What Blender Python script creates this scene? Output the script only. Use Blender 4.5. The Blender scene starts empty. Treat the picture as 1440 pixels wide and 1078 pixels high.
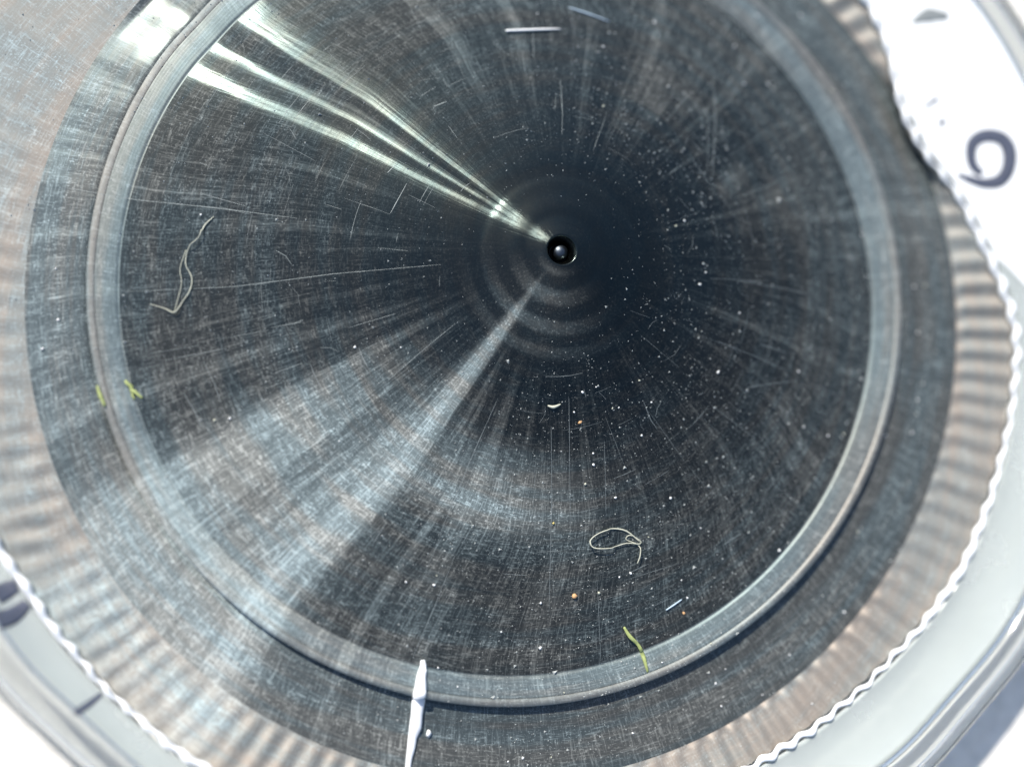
import bpy, bmesh, math, random
import numpy as np
from mathutils import Vector, Matrix

C = bpy.context.scene.collection
scene = bpy.context.scene
R = math.radians
S = 1e-4                      # metres per design unit (a tenth of a millimetre)
rng = random.Random(7)
npr = np.random.RandomState(11)

# ------------------------------------------------------------------ camera
FPX = 1300.0
W0, H0 = 1440.0, 1078.0
tilt, taz = R(11.0), R(-145.0)
down = Vector((math.sin(tilt)*math.cos(taz), math.sin(tilt)*math.sin(taz), -math.cos(tilt)))   # world -z seen from the camera
zc = -down
xc = Vector((1, 0, 0)) - zc*zc.x; xc.normalize()
yc = zc.cross(xc)
M3 = Matrix((xc, yc, zc))                        # camera -> world rotation
view = M3 @ Vector((0, 0, -1))
camloc = -view*1300*S
cam = bpy.data.cameras.new('camera'); co = bpy.data.objects.new('camera', cam); C.objects.link(co)
co.matrix_world = Matrix.Translation(camloc) @ M3.to_4x4()
cam.sensor_width = 36; cam.lens = 36*FPX/W0
cam.clip_start = 0.002; cam.clip_end = 100
cam.dof.use_dof = True; cam.dof.focus_distance = 1262*S; cam.dof.aperture_fstop = 3.2
scene.camera = co

# ------------------------------------------------------------------ world and sun
SUN_EL, SUN_AZ = 41.0, 120.5     # azimuth measured anticlockwise from +x
w = bpy.data.worlds.new("World"); scene.world = w; w.use_nodes = True
nt = w.node_tree
bg = nt.nodes['Background']; sky = nt.nodes.new('ShaderNodeTexSky')
sky.sky_type = 'NISHITA'; sky.sun_disc = False
sky.sun_elevation = R(SUN_EL); sky.sun_rotation = R(90-SUN_AZ)
nt.links.new(sky.outputs[0], bg.inputs[0]); bg.inputs[1].default_value = 0.12
sd = bpy.data.lights.new('sun', 'SUN'); sd.energy = 4.4; sd.angle = R(0.5); sd.color = (1, .955, .88)
so = bpy.data.objects.new('sun', sd); C.objects.link(so)
sdir = Vector((math.cos(R(SUN_EL))*math.cos(R(SUN_AZ)), math.cos(R(SUN_EL))*math.sin(R(SUN_AZ)), math.sin(R(SUN_EL))))
so.rotation_euler = sdir.to_track_quat('Z', 'Y').to_euler(); so.location = sdir*2
scene.view_settings.view_transform = 'Standard'; scene.view_settings.look = 'None'
scene.view_settings.exposure = 0.45; scene.view_settings.gamma = 1
scene.cycles.max_bounces = 10; scene.cycles.transparent_max_bounces = 12

# ------------------------------------------------------------------ helpers
def ground_at(px, py, z=0.0):
    """design units: where the sight line of a picture point meets height z"""
    d = M3 @ Vector((px-W0/2, -(py-H0/2), -FPX))
    o = camloc/S
    t = (z-o.z)/d.z
    p = o + d*t
    return (p.x, p.y)

def link(name, me, mat=None, parent=None):
    o = bpy.data.objects.new(name, me); C.objects.link(o)
    if mat: me.materials.append(mat)
    if parent: o.parent = parent
    return o

def tag(o, label=None, cat=None, group=None, kind=None):
    for k, v in (('label', label), ('category', cat), ('group', group), ('kind', kind)):
        if v: o[k] = v
    return o

def empty(name, loc=(0, 0, 0)):
    o = bpy.data.objects.new(name, None); C.objects.link(o); o.location = loc
    o.empty_display_size = .005
    return o

def smooth(me):
    me.polygons.foreach_set('use_smooth', [True]*len(me.polygons)); me.update()

class NT:
    """small helper for writing shader maths"""
    def __init__(s, name):
        s.m = bpy.data.materials.new(name); s.m.use_nodes = True
        s.t = s.m.node_tree; s.b = s.t.nodes['Principled BSDF']
    def n(s, typ, **kw):
        x = s.t.nodes.new(typ)
        for k, v in kw.items(): setattr(x, k, v)
        return x
    def put(s, sock, v):
        if isinstance(v, bpy.types.NodeSocket): s.t.links.new(v, sock)
        elif v is not None: sock.default_value = v
    def math(s, op, a, b=None, c=None, clamp=False):
        x = s.n('ShaderNodeMath', operation=op, use_clamp=clamp)
        s.put(x.inputs[0], a); s.put(x.inputs[1], b)
        if c is not None: s.put(x.inputs[2], c)
        return x.outputs[0]
    def add(s, a, b): return s.math('ADD', a, b)
    def mul(s, a, b): return s.math('MULTIPLY', a, b)
    def sstep(s, v, lo, hi, a=0.0, b=1.0):
        x = s.n('ShaderNodeMapRange', interpolation_type='SMOOTHSTEP')
        s.put(x.inputs[0], v); s.put(x.inputs[1], lo); s.put(x.inputs[2], hi); s.put(x.inputs[3], a); s.put(x.inputs[4], b)
        return x.outputs[0]
    def vec(s, x, y, z):
        v = s.n('ShaderNodeCombineXYZ'); s.put(v.inputs[0], x); s.put(v.inputs[1], y); s.put(v.inputs[2], z); return v.outputs[0]
    def noise(s, v, scale, detail=2, rough=.5, dist=0.0):
        x = s.n('ShaderNodeTexNoise'); s.put(x.inputs['Vector'], v)
        x.inputs['Scale'].default_value = scale; x.inputs['Detail'].default_value = detail
        x.inputs['Roughness'].default_value = rough; x.inputs['Distortion'].default_value = dist
        return x.outputs['Fac']
    def mix(s, f, a, b):
        x = s.n('ShaderNodeMix', data_type='RGBA'); s.put(x.inputs[0], f)
        s.put(x.inputs[6], a if not isinstance(a, tuple) else (*a, 1)); s.put(x.inputs[7], b if not isinstance(b, tuple) else (*b, 1))
        return x.outputs[2]
    def bump(s, h, strength, dist, prev=None):
        x = s.n('ShaderNodeBump'); s.put(x.inputs['Height'], h)
        x.inputs['Strength'].default_value = strength; x.inputs['Distance'].default_value = dist
        if prev: s.put(x.inputs['Normal'], prev)
        return x.outputs[0]
    def set(s, **kw):
        for k, v in kw.items():
            k = k.replace('_', ' ')
            if isinstance(v, tuple) and k != 'Subsurface Radius': v = (*v, 1) if len(v) == 3 else v
            s.put(s.b.inputs[k], v)

def gauss(N, a, c, wd):       # bell over an angle, c and wd in radians, a = wrapped difference
    d = N.math('SUBTRACT', a, c)
    d = N.math('WRAP', d, math.pi, -math.pi)
    q = N.math('DIVIDE', d, wd)
    return N.math('EXPONENT', N.mul(N.mul(q, q), -1.0))

# ------------------------------------------------------------------ where the turned rings sit
# (picture centre x, y, picture radius) of circles read off the metal, with their heights
RINGS = [  # r_design, cx, cy, z
    (0,   790, 349, 0,   88),
    (112, 788, 360, 112, 65),
    (330, 770, 381, 332, 31),
    (527, 696, 424, 527, 11),
    (567, 693, 426, 566, 1),
    (655, 689, 447, 654, -6),
    (760, 688, 470, 760, -9),
]
tab = []
for rd, cx, cy, rp, z in RINGS:
    pts = [ground_at(cx+rp*math.cos(a), cy+rp*math.sin(a), z) for a in np.linspace(0, 2*math.pi, 33)[:-1]]
    P = np.array(pts)
    if rp == 0: tab.append((rd, P[0, 0], P[0, 1], 0, z)); continue
    A = np.c_[2*P, np.ones(len(P))]; q = np.linalg.lstsq(A, (P**2).sum(1), rcond=None)[0]
    tab.append((rd, q[0], q[1], math.sqrt(q[2]+q[0]**2+q[1]**2), z))
tab = np.array(tab)

def pchip(x, xp, yp):
    """monotone-ish smooth interpolation"""
    x = np.asarray(x, float); xp = np.asarray(xp, float); yp = np.asarray(yp, float)
    h = np.diff(xp); d = np.diff(yp)/h
    m = np.zeros(len(xp)); m[1:-1] = [0 if a*b <= 0 else 2*a*b/(a+b) for a, b in zip(d[:-1], d[1:])]
    m[0] = d[0]*.2; m[-1] = d[-1]
    i = np.clip(np.searchsorted(xp, x)-1, 0, len(h)-1); t = (x-xp[i])/h[i]
    return (2*t**3-3*t**2+1)*yp[i]+(t**3-2*t**2+t)*h[i]*m[i]+(-2*t**3+3*t**2)*yp[i+1]+(t**3-t**2)*h[i]*m[i+1]

def centre(r): return pchip(r, tab[:, 0], tab[:, 1]), pchip(r, tab[:, 0], tab[:, 2])
def radius(r): return pchip(r, tab[:, 0], tab[:, 3])
def height(r):
    r = np.asarray(r, float)
    z = pchip(r, tab[:, 0], tab[:, 4])
    # turned grooves around the hub
    f = np.clip((150-r)/40, 0, 1)*np.clip((r-26)/8, 0, 1)
    z = z + f*(.22*np.sin(r/5.2)+.5*np.sin(r/12.5+1))
    z = z - .35*np.exp(-((r-112)/6.0)**2) - .3*np.exp(-((r-62)/5.5)**2)
    # hub hole
    z = z - 24*np.clip((34-r)/9, 0, 1)
    # faint waves further out
    z = z + .35*np.sin(r/31.0)*np.clip((r-150)/100, 0, 1)*np.clip((520-r)/60, 0, 1)
    return z
def crease(r, th):
    """the long radial crease with its sharp side folds; height in design units"""
    c0 = np.interp(r, [0, 90, 229, 364, 485, 651], [141, 141.5, 142.5, 142.5, 139.5, 140])
    def bell(off, wd):
        d = (th-R(1)*(c0+off)+math.pi) % (2*math.pi)-math.pi
        return np.exp(-(d/R(wd))**2)
    k = np.clip((r-30)/120, 0, 1)
    return r*k*(-.0088*bell(2.9, 3.9)+.0003*bell(-3.6, .45)+.00025*bell(-1.9, .4)-.0002*bell(8.6, .5))

def lathe(name, rs, nt_, zfun, mat, parent, outer=None, extra=None):
    """surface of rings rs about the drifting centre; stores polar position for the shader"""
    rs = np.asarray(rs, float); th = np.linspace(0, 2*math.pi, nt_+1)[:-1]
    cx, cy = centre(rs); rr = radius(rs)
    RR, TH = np.meshgrid(rs, th, indexing='ij')
    X = cx[:, None]+rr[:, None]*np.cos(TH); Y = cy[:, None]+rr[:, None]*np.sin(TH)
    Z = zfun(RR, TH)
    co_ = np.stack([X, Y, Z], -1).reshape(-1, 3)*S
    nr = len(rs)
    i = np.arange(nr-1)[:, None]; j = np.arange(nt_)[None, :]; j2 = (j+1) % nt_
    F = np.stack([i*nt_+j, (i+1)*nt_+j, (i+1)*nt_+j2, i*nt_+j2], -1).reshape(-1, 4)
    me = bpy.data.meshes.new(name); me.from_pydata(co_.tolist(), [], F.tolist())
    at = me.attributes.new('pol', 'FLOAT_VECTOR', 'POINT')
    at.data.foreach_set('vector', np.stack([np.cos(TH), np.sin(TH), RR/600], -1).reshape(-1).astype(np.float32))
    uv = me.uv_layers.new(name='UVMap')
    u = np.stack([j+0*i, j+0*i, j+1+0*i, j+1+0*i], -1).reshape(-1)/nt_
    v = np.stack([RR[:-1]/600, RR[1:]/600, RR[1:]/600, RR[:-1]/600], -1).reshape(-1)
    uv.data.foreach_set('uv', np.stack([u, v], -1).reshape(-1).astype(np.float32))
    smooth(me)
    return link(name, me, mat, parent)

# ------------------------------------------------------------------ materials
def spun_metal(name, base, rough, speck=1.0, aniso=.85, metal=1.0, veil=.03):
    N = NT(name)
    a = N.n('ShaderNodeAttribute', attribute_name='pol')
    sp = N.n('ShaderNodeSeparateXYZ'); N.put(sp.inputs[0], a.outputs['Vector'])
    x, y, r = sp.outputs
    ang = N.math('ARCTAN2', y, x)
    geo = N.n('ShaderNodeTexCoord').outputs['Object']
    # families of scratches, all in the polar frame of the turning
    rad = N.noise(N.vec(N.mul(x, 95), N.mul(y, 95), N.mul(r, 3)), 1, 4, .6)        # long fine rays
    rad2 = N.noise(N.vec(N.mul(x, 15), N.mul(y, 15), N.mul(r, 1.0)), 1, 5, .65)      # broad rays
    con = N.noise(N.vec(N.mul(x, 5), N.mul(y, 5), N.mul(r, 150)), 1, 4, .7)          # turning grooves
    con2 = N.noise(N.vec(N.mul(x, 1.5), N.mul(y, 1.5), N.mul(r, 26)), 1, 3, .6)
    shc = N.noise(N.vec(N.mul(x, 24), N.mul(y, 24), N.mul(r, 280)), 1, 2, .8)        # short scratches along the grooves
    shr = N.noise(N.vec(N.mul(x, 215), N.mul(y, 215), N.mul(r, 26)), 1, 2, .8)       # short scratches across them
    pit = N.noise(geo, 3600, 1, .5)
    blot = N.noise(geo, 55, 4, .55)
    mot = N.noise(geo, 420, 4, .65)
    hatch = N.math('ADD', N.mul(N.sstep(shc, .50, .68), .8), N.mul(N.sstep(shr, .50, .68), .8), clamp=True)
    spark = N.math('ADD', N.mul(N.sstep(pit, .60, .72), .8), N.mul(N.sstep(shc, .60, .74), N.sstep(shr, .55, .70)), clamp=True)
    rayline = N.sstep(rad, .60, .74)
    rr1 = N.sstep(r, .10, .85)
    warm = N.sstep(N.add(N.mul(con2, .6), N.mul(blot, .5)), .45, .68)
    col = N.mix(warm, base, (base[0]*1.2, base[1]*1.05, base[2]*.98))
    N.set(Metallic=metal)
    # painted light-beam and sheen sectors, plus scuffs; they run on across ring and flange
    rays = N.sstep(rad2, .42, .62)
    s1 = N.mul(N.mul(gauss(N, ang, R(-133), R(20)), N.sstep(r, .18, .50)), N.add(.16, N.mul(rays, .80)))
    beam = N.mul(N.add(gauss(N, ang, R(-128.5), R(3.2)), N.mul(gauss(N, ang, R(-134), R(8)), N.mul(N.sstep(r, .3, .8), .6))), N.sstep(r, .06, .25))  # lower-left reflected beam, painted as pale wedges
    beam = N.add(beam, N.mul(N.mul(gauss(N, ang, R(-147), R(6)), N.sstep(r, .35, .7)), .7))
    s2 = N.mul(gauss(N, ang, R(-106), R(20)), N.mul(N.sstep(r, .40, .52), N.sstep(r, .66, .56)))  # warm sheen below the hub, painted
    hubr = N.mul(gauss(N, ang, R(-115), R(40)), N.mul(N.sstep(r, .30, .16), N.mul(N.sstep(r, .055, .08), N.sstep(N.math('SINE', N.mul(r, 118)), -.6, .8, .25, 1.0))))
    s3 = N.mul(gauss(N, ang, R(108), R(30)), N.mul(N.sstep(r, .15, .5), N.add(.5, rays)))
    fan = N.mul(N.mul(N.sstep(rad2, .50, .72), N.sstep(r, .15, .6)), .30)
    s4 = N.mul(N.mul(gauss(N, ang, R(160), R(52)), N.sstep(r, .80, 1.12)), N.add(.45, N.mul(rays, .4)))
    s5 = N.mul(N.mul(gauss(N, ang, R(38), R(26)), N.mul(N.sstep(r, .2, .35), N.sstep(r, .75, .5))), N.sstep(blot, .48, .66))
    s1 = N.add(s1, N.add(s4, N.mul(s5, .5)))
    sat = N.math('ADD', N.add(s1, N.mul(beam, 1.1)), N.add(N.mul(s2, .7), N.add(N.mul(s3, .16), N.add(fan, N.mul(hubr, .4)))), clamp=True)
    ro = N.add(N.mul(sat, .34), rough)
    ro = N.add(ro, N.mul(N.math('SUBTRACT', con, .5), .07))
    N.set(Roughness=ro, Base_Color=col)
    rub = gauss(N, ang, R(-36), R(24))       # this side was rubbed smooth in all directions
    N.set(Anisotropic=N.mul(N.mul(N.math('SUBTRACT', 1.0, N.mul(sat, .8), clamp=True), N.math('SUBTRACT', 1.0, N.mul(rub, 1.25), clamp=True)), aniso), Anisotropic_Rotation=0.25)
    tg = N.n('ShaderNodeTangent', direction_type='UV_MAP'); tg.uv_map = 'UVMap'
    N.put(N.b.inputs['Tangent'], tg.outputs[0])
    h = N.add(N.mul(rad, .9), N.mul(con, .5))
    b = N.bump(h, .7, .8e-5)
    b = N.bump(rad2, .4, 3e-5, b)
    b = N.bump(N.add(shc, shr), .4, .6e-5, b)
    N.put(N.b.inputs['Normal'], b)
    # dry residue and fine scratches, plus reflected beam and sheen painted into the veil
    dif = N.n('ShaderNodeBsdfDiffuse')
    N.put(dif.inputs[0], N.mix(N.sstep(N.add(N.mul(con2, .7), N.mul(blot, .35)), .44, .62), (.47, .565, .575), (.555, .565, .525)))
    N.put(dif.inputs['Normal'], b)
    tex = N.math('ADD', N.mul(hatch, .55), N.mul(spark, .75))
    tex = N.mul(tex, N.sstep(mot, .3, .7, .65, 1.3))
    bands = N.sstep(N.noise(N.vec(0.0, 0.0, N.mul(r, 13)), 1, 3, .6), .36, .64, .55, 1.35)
    amb = N.mul(N.add(.012, N.mul(tex, .215*speck)), N.sstep(r, .15, 1.0, .06, 1.3))  # thins toward the hub, painting the dark-centred reflection into the veil
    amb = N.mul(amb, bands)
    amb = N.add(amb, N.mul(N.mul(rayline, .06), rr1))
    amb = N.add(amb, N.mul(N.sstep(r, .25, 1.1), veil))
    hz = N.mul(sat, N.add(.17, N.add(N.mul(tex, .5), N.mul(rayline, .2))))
    hz = N.add(hz, N.mul(beam, N.mul(N.add(.5, rays), N.add(.10, N.mul(N.add(tex, rayline), .20)))))
    arc = N.mul(gauss(N, ang, R(-108), R(17)), N.mul(N.sstep(r, .53, .57), N.sstep(r, .625, .58)))  # brighter line of the painted sheen
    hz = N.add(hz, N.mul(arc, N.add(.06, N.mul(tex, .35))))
    dust = N.math('ADD', amb, hz, clamp=True)  # residue film plus the painted beam and sheen
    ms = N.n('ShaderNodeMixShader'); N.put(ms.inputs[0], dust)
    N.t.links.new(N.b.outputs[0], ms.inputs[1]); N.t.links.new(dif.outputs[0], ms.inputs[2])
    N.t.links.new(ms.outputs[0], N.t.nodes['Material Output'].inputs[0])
    return N.m

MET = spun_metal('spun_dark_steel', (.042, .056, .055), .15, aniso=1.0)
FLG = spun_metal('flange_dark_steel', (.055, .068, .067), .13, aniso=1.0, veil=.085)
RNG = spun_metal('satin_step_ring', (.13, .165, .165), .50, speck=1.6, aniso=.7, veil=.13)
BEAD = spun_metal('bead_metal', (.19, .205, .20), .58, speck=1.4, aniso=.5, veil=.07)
FLU = spun_metal('flute_reflection_metal', (.215, .20, .175), .55, speck=1.0, aniso=.3, metal=.5, veil=.09)

def plain(name, col, rough=.5, metal=0.0, var=.25, scale=900, bump=0.0, **kw):
    N = NT(name); g = N.n('ShaderNodeTexCoord').outputs['Object']
    n = N.noise(g, scale, 3, .6)
    c2 = tuple(max(0, c*(1-var)) for c in col); c3 = tuple(min(1, c*(1+var)) for c in col)
    N.set(Base_Color=N.mix(n, c2, c3), Roughness=rough, Metallic=metal)
    if bump: N.put(N.b.inputs['Normal'], N.bump(n, .6, bump))
    N.set(**kw)
    return N.m
GRASS = plain('dry_green_grass', (.36, .41, .15), .6, scale=2500, Subsurface_Weight=.2, Subsurface_Radius=(.001, .001, .0005, 1)[:3])
FIBRE = plain('pale_fibre', (.50, .50, .40), .5)
WHITE = plain('white_flake', (.85, .85, .84), .45, var=.08)
GLINT = plain('glint_white', (.95, .95, .95), .35, var=.03, Coat_Weight=.5)
ORANGE = plain('orange_crumb', (.62, .36, .17), .6)
YELLOW = plain('yellow_crumb', (.55, .45, .16), .6)
HUB = plain('hub_dark', (.012, .016, .02), .35)
PIN = plain('hub_pin_metal', (.13, .15, .17), .4, metal=1.0)
INK = plain('navy_ink', (.075, .085, .12), .5, var=.4)
GREYINK = plain('grey_smudge', (.22, .24, .24), .5, var=.3)

def clear_plastic(name, tint, rough, trans):
    N = NT(name); g = N.n('ShaderNodeTexCoord').outputs['Object']
    n = N.noise(g, 110, 3, .55)
    N.set(Base_Color=N.mix(n, tuple(c*.88 for c in tint), tint), Roughness=N.sstep(n, .3, .7, rough*.6, rough*1.5), IOR=1.46)
    N.put(N.b.inputs['Transmission Weight'], trans)
    N.put(N.b.inputs['Normal'], N.bump(N.noise(g, 160, 3, .5), .35, 8e-5))
    return N.m
CLEAR = clear_plastic('clear_plastic', (.74, .79, .76), .2, .5)
RIMC = clear_plastic('clear_rim_plastic', (.95, .97, .96), .03, .9)
BEADW = plain('milky_wavy_bead', (.90, .91, .92), .25, var=.04, Coat_Weight=.6)

# ------------------------------------------------------------------ ground
def ground_mat():
    N = NT('pale_table_top'); g = N.n('ShaderNodeTexCoord').outputs['Object']
    n1 = N.noise(g, 70, 5, .6); n2 = N.noise(g, 420, 3, .6)
    c = N.mix(N.sstep(N.add(N.mul(n1, .6), N.mul(n2, .4)), .38, .62), (.66, .63, .57), (.86, .82, .75))
    N.set(Base_Color=c, Roughness=.6)
    N.put(N.b.inputs['Normal'], N.bump(n2, .4, 2e-4))
    return N.m
GZ = -70
me = bpy.data.meshes.new('table_top')
L = 1.5
me.from_pydata([(-L, -L, GZ*S), (L, -L, GZ*S), (L, L, GZ*S), (-L, L, GZ*S)], [], [(0, 1, 2, 3)])
tag(link('table_top', me, ground_mat()), kind='structure')

# ------------------------------------------------------------------ the metal disc
disc = tag(empty('metal_disc', (0, 0, GZ*S)), 'dark polished domed metal disc with a stepped ring and reflected flutes around it', 'metal disc')
def part(o):
    o.parent = disc; o.matrix_parent_inverse = Matrix.Translation((0, 0, -GZ*S)); return o
rs = np.unique(np.r_[np.linspace(25, 30, 5), np.linspace(30, 160, 90), np.linspace(160, 527, 130)])
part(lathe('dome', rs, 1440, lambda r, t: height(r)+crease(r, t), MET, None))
# step ring with a soft bevel, a thin proud bead and a flange beyond
def ringz(r, t):
    base = height(np.array(527.0))
    k = (r-527)/36
    return base-2.0*np.clip((r-527)/2, 0, 1)*np.clip((531-r)/2, 0, 1)+1.2*np.sin(np.clip(k, 0, 1)*math.pi)**.7+2.5*k+.12*np.sin(r*1.7)+crease(r, t)+.2*np.sin(t*3)
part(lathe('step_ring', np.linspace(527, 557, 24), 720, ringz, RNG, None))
zz0 = float(ringz(np.array(557.0), np.array(0.0))-crease(np.array(557.0), np.array(0.0)))
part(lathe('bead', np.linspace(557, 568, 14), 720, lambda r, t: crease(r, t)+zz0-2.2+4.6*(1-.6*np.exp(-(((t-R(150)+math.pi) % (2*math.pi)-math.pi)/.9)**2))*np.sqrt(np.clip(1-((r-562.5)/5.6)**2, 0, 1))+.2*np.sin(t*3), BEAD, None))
def flz(r, t):
    return pchip(r, tab[:, 0], tab[:, 4])-2.5*np.exp(-((r-570)/4)**2)+.5*np.sin(r/9.0)*np.clip((640-r)/40, 0, 1)+crease(r, t)*np.clip((655-r)/10, 0, 1)
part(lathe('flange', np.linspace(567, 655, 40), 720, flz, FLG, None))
# hub
def hubpart(name, prof, mat, nseg=40, cx=None):
    c0 = ground_at(793, 350, 78) if cx is None else cx
    verts = []; faces = []
    for r, z in prof:
        for k in range(nseg):
            a = 2*math.pi*k/nseg; verts.append(((c0[0]+r*math.cos(a))*S, (c0[1]+r*math.sin(a))*S, z*S))
    for i in range(len(prof)-1):
        for k in range(nseg):
            k2 = (k+1) % nseg
            faces.append((i*nseg+k, (i+1)*nseg+k, (i+1)*nseg+k2, i*nseg+k2))
    faces.append(tuple(range(nseg)))
    m = bpy.data.meshes.new(name); m.from_pydata(verts, [], faces); smooth(m)
    return part(link(name, m, mat))
hubpart('hub_recess', [(.1, 56), (14, 56), (24, 57), (28, 61), (31, 69), (33.5, 76), (36, 79)], HUB)
hubpart('hub_pin', [(.1, 74), (4, 73.6), (8, 71.5), (10.5, 68), (11.5, 62), (12, 57)], PIN, cx=ground_at(789, 352, 74))

# ------------------------------------------------------------------ closed outline of the wavy edge, then the reflected flutes and clear surround
def closed(pts, z, n, cxy):
    P = np.array([ground_at(px, py, z) for px, py in pts])-cxy
    th = np.arctan2(P[:, 1], P[:, 0]) % (2*math.pi); rr = np.hypot(P[:, 0], P[:, 1])
    o = np.argsort(th); th = th[o]; rr = rr[o]
    th3 = np.r_[th-2*math.pi, th, th+2*math.pi]; r3 = np.r_[rr, rr, rr]
    t = np.linspace(0, 2*math.pi, n+1)[:-1]
    v = pchip(t, th3, r3)
    K = int(n*0.02); ker = np.hanning(2*K+1); ker /= ker.sum()
    v = np.convolve(np.r_[v[-K:], v, v[:K]], ker, 'valid')
    return t, v
CXY = np.array(ground_at(700, 490, -10))
WAVY = [(1431, 494), (1424, 554), (1417, 607), (1397, 681), (1354, 795), (1304, 868), (1250, 928), (1194, 982), (1140, 1025), (1077, 1065),
        (960, 1125), (820, 1175), (640, 1185), (480, 1160), (360, 1115), (274, 1072), (214, 1025), (160, 978), (120, 935), (73, 878), (30, 815), (0, 771),
        (-40, 700), (-85, 590), (-125, 470), (-150, 340), (-150, 180), (-110, 10), (-20, -110), (150, -200), (400, -230), (620, -260), (820, -245), (1000, -180), (1120, -100), (1190, -30),
        (1220, 0), (1254, 90), (1274, 180), (1310, 230), (1354, 284), (1384, 354), (1421, 427)]
ZW = 14
NTH = 2600
TH, RW = closed(WAVY, ZW, NTH, CXY)
NF = 128
wave = np.sin(NF*TH+.8*np.sin(5*TH)+.5*np.sin(13*TH))
def abell(c, wd):
    d = (TH-R(c)+math.pi) % (2*math.pi)-math.pi
    return np.exp(-(d/R(wd))**2)
kk_irr = np.clip(abell(205, 38), 0, 1)
fade = 1-.97*np.clip(abell(135, 48), 0, 1)-.5*abell(205, 30)
amp = (1+.25*np.sin(7*TH+1)+.2*np.sin(17*TH))*fade
def polar_mesh(name, rows, mat, parent, closed_loop=False, pol=False):
    """rows: list of (radius array about CXY, z array or float)"""
    n = len(TH); V = []; PV = []
    for rr, z in rows:
        rr = rr*np.ones(n); z = z*np.ones(n)
        V.append(np.stack([CXY[0]+rr*np.cos(TH), CXY[1]+rr*np.sin(TH), z], -1)); PV.append(np.stack([np.cos(TH), np.sin(TH), rr/600], -1))
    V = np.concatenate(V)*S; m = len(rows)
    i = np.arange(m if closed_loop else m-1)[:, None]; i2 = (i+1) % m; j = np.arange(n)[None, :]; j2 = (j+1) % n
    F = np.stack([i*n+j, i2*n+j, i2*n+j2, i*n+j2], -1).reshape(-1, 4)
    me = bpy.data.meshes.new(name); me.from_pydata(V.tolist(), [], F.tolist())
    if pol:
        at = me.attributes.new('pol', 'FLOAT_VECTOR', 'POINT'); at.data.foreach_set('vector', np.concatenate(PV).reshape(-1).astype(np.float32))
        uv = me.uv_layers.new(name='UVMap')
        u = np.stack([j+0*i, j+0*i, j+1+0*i, j+1+0*i], -1).reshape(-1)/n; v = np.stack([i+0*j, i+1+0*j, i+1+0*j, i+0*j], -1).reshape(-1)/m
        uv.data.foreach_set('uv', np.stack([u, v], -1).reshape(-1).astype(np.float32))
    smooth(me); return link(name, me, mat, parent)
# inner edge of the reflected flutes: the flange circle seen from CXY
c655 = centre(655.0); r655 = float(radius(655.0))
dx, dy = float(c655[0])-CXY[0], float(c655[1])-CXY[1]
bq = dx*np.cos(TH)+dy*np.sin(TH)
RI = bq+np.sqrt(bq**2-(dx*dx+dy*dy)+r655**2)
rows = []
ripple = .0
for k in np.linspace(0, 1, 16):
    rr = RI*(1-k)+(RW-3)*k
    a = np.clip(k/.12, 0, 1)*(1-.15*k)
    tw = 1.6*k+.5*np.sin(3*TH)                            # flutes lean a little
    wv = np.sin(NF*TH+.8*np.sin(5*TH)+.5*np.sin(13*TH)+tw*.9-1.4)
    z = (-6)*(1-k)+(ZW-5)*k+a*(2.3*wv*amp+1.0*kk_irr*np.sin(9*k+4*np.sin(23*TH)+11*TH))+.9*np.sin(9*TH+6*k)*k
    rows.append((rr, z))
part(polar_mesh('flute_reflection', rows, FLU, None, pol=True))  # reflection of the cup wall's flutes, built as a corrugated metal skirt

tray = tag(empty('clear_plastic_cup', (CXY[0]*S, CXY[1]*S, GZ*S)), 'clear plastic cup around the metal disc, wavy white inner edge, dark printed marks', 'cup')
def tpart(o):
    o.parent = tray; o.matrix_parent_inverse = Matrix.Translation((-CXY[0]*S, -CXY[1]*S, -GZ*S)); return o
GLARE = plain('glare_white', (.88, .89, .88), .55, var=.03)
# wavy bead: a bent tube
RB = RW+2.3*wave*amp+.8*np.sin(41*TH)
rows = []
for k in range(10):
    a = 2*math.pi*k/10; t = 4.2*(1+.22*np.sin(NF*TH+2)+.25*np.sin(11*TH))
    rows.append((RB+t*math.cos(a), ZW+1+t*.9*math.sin(a)+.8*np.sin(NF*TH+2)))
tpart(polar_mesh('wavy_edge', rows[::-1], BEADW, None, closed_loop=True))
CLR = [(1560, 500), (1548, 640), (1510, 800), (1440, 932), (1371, 1012), (1320, 1075), (1180, 1180), (960, 1290), (700, 1330), (450, 1290), (260, 1200), (100, 1075), (33, 1012), (0, 985), (-90, 850),
       (-190, 650), (-260, 480), (-270, 290), (-230, 60), (-120, -130), (30, -230), (200, -300), (400, -270), (700, -340), (1000, -300), (1250, -170), (1420, 0), (1500, 150), (1545, 320)]
ZR = 45
_, RC = closed(CLR, ZR, NTH, CXY)
wallA = []
for k in np.linspace(0, 1, 14):
    wallA.append(((RW+6)*(1-k)+(RC-46)*k, ZW*(1-k)+(ZR-12)*k**1.7 + .6*np.sin(6*TH+5*k)))
wallB = [(r+2+4*0, z-5) for r, z in wallA][::-1]
tpart(polar_mesh('cup_wall', wallA+wallB, CLEAR, None, closed_loop=True))
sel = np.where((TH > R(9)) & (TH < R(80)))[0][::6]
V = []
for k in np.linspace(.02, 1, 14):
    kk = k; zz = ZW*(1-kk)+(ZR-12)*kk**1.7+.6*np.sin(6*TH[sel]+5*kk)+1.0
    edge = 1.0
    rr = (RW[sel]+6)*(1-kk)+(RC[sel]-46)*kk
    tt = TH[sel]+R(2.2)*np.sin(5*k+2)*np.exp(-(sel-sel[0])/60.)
    V += [((CXY[0]+a*math.cos(t))*S, (CXY[1]+a*math.sin(t))*S, z*S) for a, t, z in zip(rr, tt, zz)]
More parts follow.
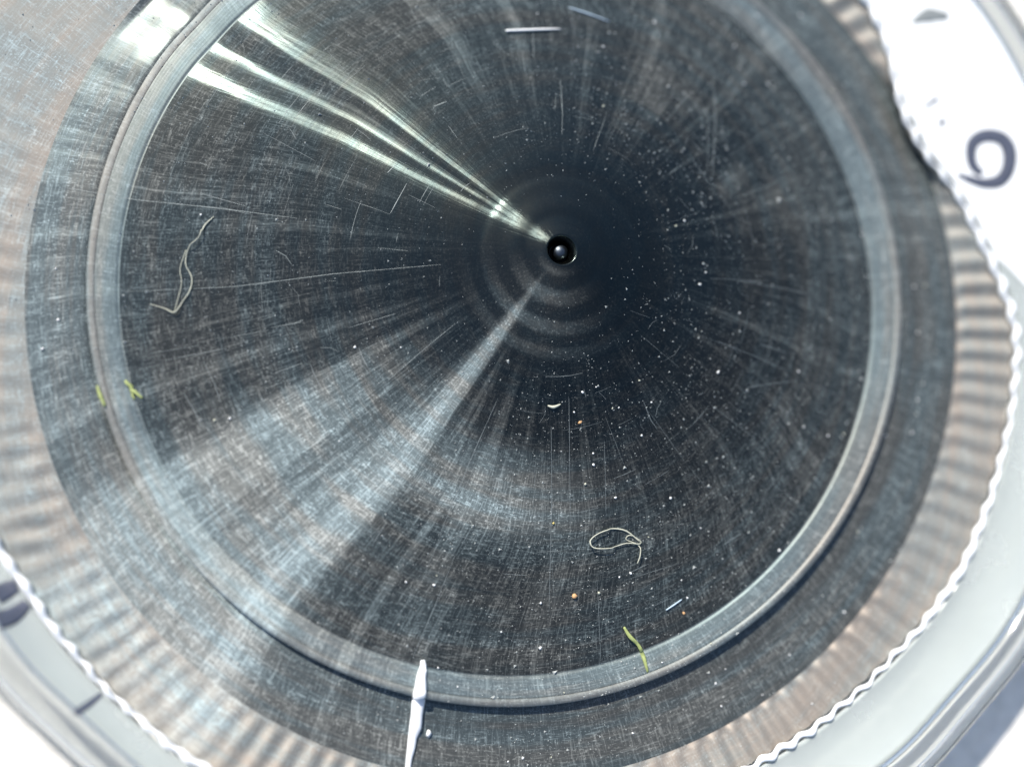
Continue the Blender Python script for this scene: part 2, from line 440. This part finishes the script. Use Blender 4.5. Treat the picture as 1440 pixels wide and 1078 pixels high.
n_ = len(sel); F = [(i*n_+j, (i+1)*n_+j, (i+1)*n_+j+1, i*n_+j+1) for i in range(13) for j in range(n_-1)]
me = bpy.data.meshes.new('glare_patch'); me.from_pydata(V, [], F); smooth(me)
tpart(link('glare_patch', me, GLARE))  # upper-right glare, modelled as a white patch on the wall
rim = []
prof = [(-46, -12), (-40, -4), (-34, -2), (-27, -6), (-20, 1), (-12, 5), (-5, 4), (0, 0), (1, -8), (-2, -60), (-6, -112), (-9, -112), (-7, -60), (-6, -14), (-14, -8), (-24, -14), (-38, -17)]
tpart(polar_mesh('cup_rim', [(RC+a+.8*np.sin(5*TH+a), ZR+b+.7*np.sin(4*TH)) for a, b in prof], RIMC, None, closed_loop=True))

# ------------------------------------------------------------------ surface query, printed marks, debris
from mathutils.bvhtree import BVHTree
bpy.context.view_layer.update()
def bvh(names):
    V = []; F = []
    for o in bpy.data.objects:
        if o.type == 'MESH' and o.name in names:
            n = len(V); mw = o.matrix_world
            V += [mw @ v.co for v in o.data.vertices]; F += [tuple(n+i for i in p.vertices) for p in o.data.polygons]
    return BVHTree.FromPolygons(V, F)
METAL = bvh({'dome', 'step_ring', 'bead', 'flange', 'flute_reflection', 'hub_recess'})
WALL = bvh({'cup_wall', 'cup_rim', 'glare_patch'})
def hit(px, py, tree=METAL):
    d = (M3 @ Vector((px-W0/2, -(py-H0/2), -FPX))).normalized()
    p, n, i, t = tree.ray_cast(camloc, d)
    if p is None: return None
    if n.z < 0: n = -n
    return p, n

def strip(name, pts, widths, mat, lift, tree=METAL, parent=None, thick=None, sub=4):
    """a flat-ish tapering piece or round thread following picture points laid on the surface"""
    P = []; 
    pts = np.array(pts, float); m = len(pts)
    t = np.linspace(0, m-1, (m-1)*sub+1)
    # catmull-rom
    def cr(A, t):
        i = np.clip(t.astype(int), 0, m-2); f = t-i
        g = lambda k: A[np.clip(i+k, 0, m-1)]
        a, b, c, d = g(-1), g(0), g(1), g(2)
        f = f[:, None]
        return .5*((2*b)+(-a+c)*f+(2*a-5*b+4*c-d)*f**2+(-a+3*b-3*c+d)*f**3)
    Q = cr(pts, t); Wd = np.interp(t, range(m), widths)
    fr = []
    for (x, y), wd in zip(Q, Wd):
        h_ = hit(x, y, tree)
        if h_ is None: continue
        fr.append((h_[0], h_[1], wd))
    V = []; F = []; NS = 8
    for k, (p, n, wd) in enumerate(fr):
        q = fr[min(k+1, len(fr)-1)][0]-fr[max(k-1, 0)][0]
        q.normalize(); s = q.cross(n).normalized()
        hh = wd*.5*(thick if thick else 1.0)
        lz = lift[k*len(lift)//len(fr)] if isinstance(lift, (list, tuple)) else lift
        c = p+n*(hh*S*.9+lz*S)
        for j in range(NS):
            a = 2*math.pi*j/NS
            V.append(c+s*(wd*.5*S*math.cos(a))+n*(hh*S*math.sin(a)))
    for k in range(len(fr)-1):
        for j in range(NS):
            j2 = (j+1) % NS; F.append((k*NS+j, k*NS+j2, (k+1)*NS+j2, (k+1)*NS+j))
    F.append(tuple(range(NS))[::-1]); F.append(tuple((len(fr)-1)*NS+j for j in range(NS)))
    base = fr[0][0]
    me = bpy.data.meshes.new(name); me.from_pydata([v-base for v in V], [], F); smooth(me)
    o = link(name, me, mat); o.location = base
    if parent: o.parent = parent
    return o
def mark(pts, widths, mat=INK, label=None, tree=WALL):
    o = strip('printed_mark', pts, widths, mat, .1, tree, thick=.05, sub=5)
    tpart(o)
    if label: o['label'] = label
    return o
mark([(1346, 245), (1362, 252), (1384, 258), (1406, 254), (1418, 236), (1419, 212), (1408, 195), (1386, 191), (1369, 200), (1365, 217), (1369, 234), (1381, 245)], [6, 13, 17, 21, 22, 23, 22, 21, 20, 18, 17, 12], label='dark loop shaped numeral with a short tail')
mark([(1300, 152), (1319, 138)], [4, 8]); mark([(1323, 178), (1327, 166)], [10, 6])
mark([(1282, 33), (1305, 22), (1334, 24)], [4, 24, 10], GREYINK); mark([(1284, 160), (1289, 182), (1298, 193)], [2, 6, 4], GREYINK)
mark([(104, 1003), (124, 990), (146, 972)], [9, 9, 5], label='short dark blue graduation line')
mark([(-6, 838), (12, 828), (26, 822)], [24, 22, 14], label='dark blotchy numeral stroke'); mark([(-4, 872), (16, 866), (34, 852), (43, 842)], [24, 22, 16, 8])

# single scratches with bright open edges, all joined as one part of the disc
SV = []; SF = []
def scratch(pts, w):
    fr = []
    pts = [np.array(p, float) for p in pts]; dense = []
    for p, q in zip(pts[:-1], pts[1:]):
        m = max(2, int(np.hypot(*(q-p))/12)); dense += [p+(q-p)*t for t in np.linspace(0, 1, m, endpoint=False)]
    dense.append(pts[-1])
    for p in dense:
        h_ = hit(*p)
        if h_: fr.append(h_)
    if len(fr) < 2: return
    for k, (p, n) in enumerate(fr):
        q = (fr[min(k+1, len(fr)-1)][0]-fr[max(k-1, 0)][0]).normalized(); sd_ = q.cross(n).normalized()
        ww = w*.5*S*(.25+.75*math.sin(math.pi*(k+.4)/(len(fr)-.2))**.5)*rng.uniform(.6, 1.2)
        b0 = len(SV); SV.extend([p+sd_*ww+n*.12*S, p+n*(.12*S+ww*.5), p-sd_*ww+n*.12*S])
        if k: SF.extend([(b0-3, b0, b0+1, b0-2), (b0-2, b0+1, b0+2, b0-1)])
for pts, w_ in [([(92, 264), (190, 281), (300, 292), (418, 307)], 1.0), ([(178, 410), (330, 403), (470, 385), (620, 372)], .8), ([(1003, 98), (1006, 170), (1002, 250)], .9), ([(994, 150), (996, 235)], .8),
        ([(572, 258), (560, 280), (549, 300)], 1.3), ([(556, 232), (545, 243)], 1.2), ([(610, 150), (628, 143)], 1.3), ([(788, 110), (791, 160), (790, 190)], .7), ([(905, 565), (915, 590), (924, 603)], 1.0),
        ([(286, 508), (302, 540), (310, 565)], .8), ([(258, 552), (275, 580), (283, 600)], .9), ([(388, 352), (402, 360), (410, 372)], .8), ([(885, 805), (912, 792)], 1.0), ([(880, 815), (960, 790)], .7),
        ([(540, 540), (595, 492), (640, 455)], .8), ([(1040, 395), (1100, 405), (1148, 416)], .8), ([(1050, 545), (1080, 540), (1120, 535)], .8), ([(1010, 480), (1060, 500), (1105, 520)], .7), ([(1018, 765), (1042, 750)], 1.1),
        ([(800, 560), (801, 640), (802, 740)], .7), ([(775, 600), (776, 700), (772, 860)], .8), ([(850, 620), (852, 720)], .6), ([(700, 560), (660, 650), (618, 752)], .7), ([(840, 820), (845, 930)], .7), ([(580, 925), (612, 850), (640, 780)], .7)]:
    scratch(pts, w_*.75)
for k in range(330):
    a = rng.uniform(0, 2*math.pi); r0 = 150+390*rng.random()**.7; kind = rng.random()
    c = (780-.12*(r0-150), 368+.13*(r0-150))
    if kind < .42:      # along the grooves
        l = rng.uniform(12, 60)/r0; P_ = [(c[0]+r0*math.cos(a+t*l), c[1]-r0*math.sin(a+t*l)) for t in (0, .33, .66, 1)]
    elif kind < .80:    # radial
        l = rng.uniform(10, 90); P_ = [(c[0]+(r0+t*l)*math.cos(a), c[1]-(r0+t*l)*math.sin(a)) for t in (0, .5, 1)]
    else:
        b_ = rng.uniform(0, 6.28); l = rng.uniform(8, 34); x0, y0 = c[0]+r0*math.cos(a), c[1]-r0*math.sin(a); bend = rng.uniform(-.3, .3)
        P_ = [(x0, y0), (x0+l*.5*math.cos(b_), y0+l*.5*math.sin(b_)), (x0+l*math.cos(b_+bend), y0+l*math.sin(b_+bend))]
    scratch(P_, rng.choice([.22, .28, .35, .5]))
me = bpy.data.meshes.new('scratches'); me.from_pydata(SV, [], SF); smooth(me)
so_ = part(link('scratches', me, plain('scratch_burr', (.26, .29, .29), .6, metal=.5))); so_['kind'] = 'stuff'

# debris
def T(o, label, cat, group=None): return tag(o, label, cat, group)
T(strip('grass_clipping', [(876, 880), (884, 893), (896, 905), (904, 922), (911, 946)], [3, 5.5, 4.5, 6, 2.5], GRASS, [4, 5, 3, 1, 1], thick=.5), 'long bent green grass clipping reaching onto the step ring at the bottom', 'grass clipping')
g2 = T(strip('grass_clipping', [(176, 535), (183, 545), (192, 552), (201, 560)], [3, 6, 4.5, 2], GRASS, 2, thick=.5), 'forked green grass clipping on the inner edge of the step ring at left', 'grass clipping')
f = strip('fork', [(184, 545), (188, 554), (191, 561)], [4, 4, 2], GRASS, 2, thick=.5); f.parent = g2; f.matrix_parent_inverse = Matrix.Translation(-g2.location)
T(strip('grass_clipping', [(139, 542), (143, 555), (149, 571)], [3, 5.5, 3], GRASS, 2, thick=.5), 'short dull green reflection of the grass clipping, just outside the step ring at left', 'grass clipping')  # mirror image of the forked clipping, modelled as its own piece
T(strip('lint_fibre', [(301, 305), (288, 318), (281, 335), (266, 350), (262, 372), (270, 390), (268, 408), (257, 425), (247, 440), (232, 434), (212, 428)], [1.0, 2.2, 1.0, 1.2, 1.3, 1.5, 1.6, 1.2, 1.8, 1.1, .7], FIBRE, [1, 6, 3, 1, 2, 5, 2]), 'long crinkled pale fibre hanging down the left side of the disc', 'fibre')
T(strip('lint_fibre', [(262, 352), (254, 378), (256, 398), (250, 424), (246, 438)], [.9]*5, FIBRE, 2), 'thin straight fibre beside the long crinkled one', 'fibre')
T(strip('lint_fibre', [(900, 762), (880, 746), (858, 743), (838, 750), (828, 760), (834, 769), (858, 769), (880, 763), (898, 764), (900, 760), (886, 752), (880, 758), (897, 766), (898, 780), (894, 791)],
        [1.2, 2.2, 1.6, 1.3, 1.9, 1.6, 1.2, 1.3, 1.5, 1.2, 1.3, 1.1, 1.4, 1.7, 1.1], FIBRE, [1, 6, 8, 3, 1, 1, 6]), 'looped pale yellow fibre with a hooked tail, lower right of the disc', 'fibre')
T(strip('sun_glint', [(594, 927), (595, 937), (592, 952), (591, 968), (588, 985), (586, 1003), (584, 1020), (580, 1035), (578, 1050), (575, 1066), (573, 1084)], [5, 10, 13, 17, 18, 16, 17, 12, 11, 8, 7], GLINT, 1, thick=.45), 'long bright sun glint lying across the step ring at the bottom', 'glint')  # sun glint modelled as a solid white strip
T(strip('white_thread', [(711, 45), (740, 44), (765, 43), (788, 42)], [3.4, 3.6, 3.4, 1.4], WHITE, 1), 'short straight white thread above the hub near the top', 'thread')
T(strip('blue_thread', [(800, 12), (825, 20), (856, 31)], [1.6, 2, 1.2], plain('pale_blue_thread', (.5, .62, .72), .4), 1), 'thin pale blue thread near the top', 'thread')
T(strip('blue_thread', [(936, 857), (948, 849), (958, 842)], [1.8, 2, 1.5], bpy.data.materials['pale_blue_thread'], 1), 'tiny blue thread at lower right inside the step ring', 'thread')
T(strip('seed_husk', [(770, 570), (778, 572), (788, 568)], [2, 4.5, 1.5], FIBRE, 1), 'small pale curved husk below the hub', 'husk')

def crumb(name, px, py, s, mat, label, cat, group=None, seed=0):
    h_ = hit(px, py)
    if h_ is None: return
    p, n = h_; rr = random.Random(seed+int(px*7+py))
    bm = bmesh.new(); bmesh.ops.create_icosphere(bm, subdivisions=1, radius=s*.43*S)
    for v in bm.verts: v.co *= rr.uniform(.45, 1.35)
    bmesh.ops.scale(bm, vec=(rr.uniform(.8, 1.3), rr.uniform(.8, 1.1), .6), verts=bm.verts)
    me = bpy.data.meshes.new(name); bm.to_mesh(me); bm.free(); smooth(me)
    o = link(name, me, mat); o.location = p+n*(s*.2*S); o.rotation_euler.z = rr.uniform(0, 6.28)
    return tag(o, label, cat, group)
crumb('crumb', 807, 838, 11, ORANGE, 'largest orange crumb, above the long grass clipping', 'crumb')
crumb('crumb', 815, 594, 7, ORANGE, 'small orange crumb below the hub, right of the pale husk', 'crumb')
crumb('crumb', 778, 735, 6, YELLOW, 'small yellow crumb left of the looped fibre', 'crumb')
crumb('crumb', 961, 862, 5, ORANGE, 'tiny orange crumb near the tiny blue thread', 'crumb')
crumb('crumb', 616, 1028-90, 4, WHITE, 'small white crumb beside the tip of the sun glint', 'crumb')
crumb('crumb', 602, 1030, 10, WHITE, 'round white crumb right of the sun glint', 'crumb')
SP = [(899, 535), (819, 551), (838, 544), (916, 565), (902, 612), (861, 574), (870, 573), (834, 637), (807, 579), (865, 699), (823, 680), (834, 653), (610, 822), (705, 888), (760, 847), (842, 833), (760, 910), (943, 700),
      (1009, 523), (1122, 522), (1186, 610), (1096, 774), (1142, 989), (966, 840), (931, 931), (793, 973), (643, 965), (887, 806), (871, 811), (571, 818), (614, 809), (477, 620), (499, 488), (564, 488), (283, 302), (302, 591), (323, 588),
      (1065, 23), (1125, 22), (1188, 120), (1170, 128), (1079, 118), (1033, 65), (1046, 118), (1285, 403), (1300, 402), (1290, 468), (1245, 612), (1040, 440), (992, 383), (848, 150), (756, 20), (920, 32), (848, 66), (984, 400), (950, 318), (962, 310), (1212, 330), (1290, 562), (1282, 608), (1206, 748), (1187, 860), (1110, 920), (1072, 976), (1020, 940), (1000, 905), (1014, 992), (735, 1065), (714, 1070), (890, 1030), (775, 1064), (79, 378), (82, 450), (60, 490), (1006, 960), (912, 755), (958, 815), (985, 742), (1130, 600), (1164, 612)]
LAND = [((807, 838), 'the largest orange crumb'), ((815, 594), 'the small orange crumb'), ((778, 735), 'the yellow crumb'), ((863, 755), 'the looped fibre'), ((262, 380), 'the crinkled fibre'),
        ((750, 44), 'the white thread'), ((828, 20), 'the thin blue thread'), ((790, 349), 'the hub'), ((897, 912), 'the long grass clipping'), ((190, 548), 'the forked grass clipping'),
        ((586, 1000), 'the sun glint'), ((948, 850), 'the tiny blue thread'), ((778, 570), 'the pale husk')]
cells = {}
for k, (x, y) in enumerate(SP):
    (lx, ly), ln = min(LAND, key=lambda q: math.hypot(q[0][0]-x, q[0][1]-y))
    a = math.degrees(math.atan2(ly-y, x-lx)) % 360
    dr = ['right of', 'above and right of', 'above', 'above and left of', 'left of', 'below and left of', 'below', 'below and right of'][int((a+22.5)//45) % 8]
    cells.setdefault((ln, dr), []).append((math.hypot(lx-x, ly-y), k, x, y))
ORD = ['nearest', 'second nearest', 'third nearest', 'fourth nearest', 'fifth nearest', 'sixth nearest', 'seventh nearest', 'eighth nearest', 'ninth nearest', 'tenth nearest', 'eleventh nearest', 'twelfth nearest']
for (ln, dr), L_ in cells.items():
    L_.sort()
    for q, (dd, k, x, y) in enumerate(L_):
        lab = 'tiny pale speck '+dr+' '+ln if len(L_) == 1 else ORD[min(q, 11)]+' pale speck '+dr+' '+ln
        crumb('dust_speck', x, y, rng.choice([3.2, 4, 4.6, 5.5]), WHITE if k % 5 else FIBRE, lab, 'dust speck', 'loose dust specks on the disc', seed=k)

# finest dust: one uncountable layer, small real grains lying on the metal
V = []; F = []
tet = np.array([(1, 0, -.3), (-.5, .87, -.3), (-.5, -.87, -.3), (0, 0, .8)])
for k in range(11000):
    x = npr.uniform(0, 1440); y = npr.uniform(0, 1078)
    if npr.rand() < .35: x = 880+npr.randn()*200; y = 700+npr.randn()*190
    if npr.rand() < .25: x = 950+npr.randn()*120; y = 160+npr.randn()*110
    if k > 8600:            # grit gathered along the two seams of the step ring
        a = npr.uniform(0, 6.283); q = 525+npr.randn()*1.5 if k % 2 else 571+abs(npr.randn())*3
        if math.sin(3*a+1)+math.sin(7*a)+npr.randn() < .4: continue
        x = 696+q*math.cos(a); y = 424+q*math.sin(a)
    elif npr.rand() < .045:  # small smears and clots
        j = int(npr.rand()*26); b_ = np.random.RandomState(j).rand(3)
        x = 940+(b_[0]-.5)*420+npr.randn()*(4+8*b_[2]); y = 300+(b_[1]-.5)*560+npr.randn()*(4+6*b_[2])
    d0 = math.hypot(x-790, y-349)
    if d0 < 60+npr.rand()*150: continue
    h_ = hit(x, y)
    if h_ is None: continue
    p, n = h_; s = .46*math.exp(npr.randn()*.5)*S*1.25
    a = npr.uniform(0, 6.28); ca, sa = math.cos(a), math.sin(a); b = len(V); el = npr.uniform(.6, 1.8)
    for t in tet: V.append((p.x+(t[0]*ca*el-t[1]*sa)*s, p.y+(t[0]*sa*el+t[1]*ca)*s, p.z+t[2]*s+.3*s))
    F += [(b, b+1, b+3), (b+1, b+2, b+3), (b+2, b, b+3)]
me = bpy.data.meshes.new('fine_dust'); me.from_pydata(V, [], F)
tag(link('fine_dust', me, plain('fine_dust', (.42, .44, .43), .7)), 'fine pale dust scattered over the dark metal disc', 'dust', kind='stuff')
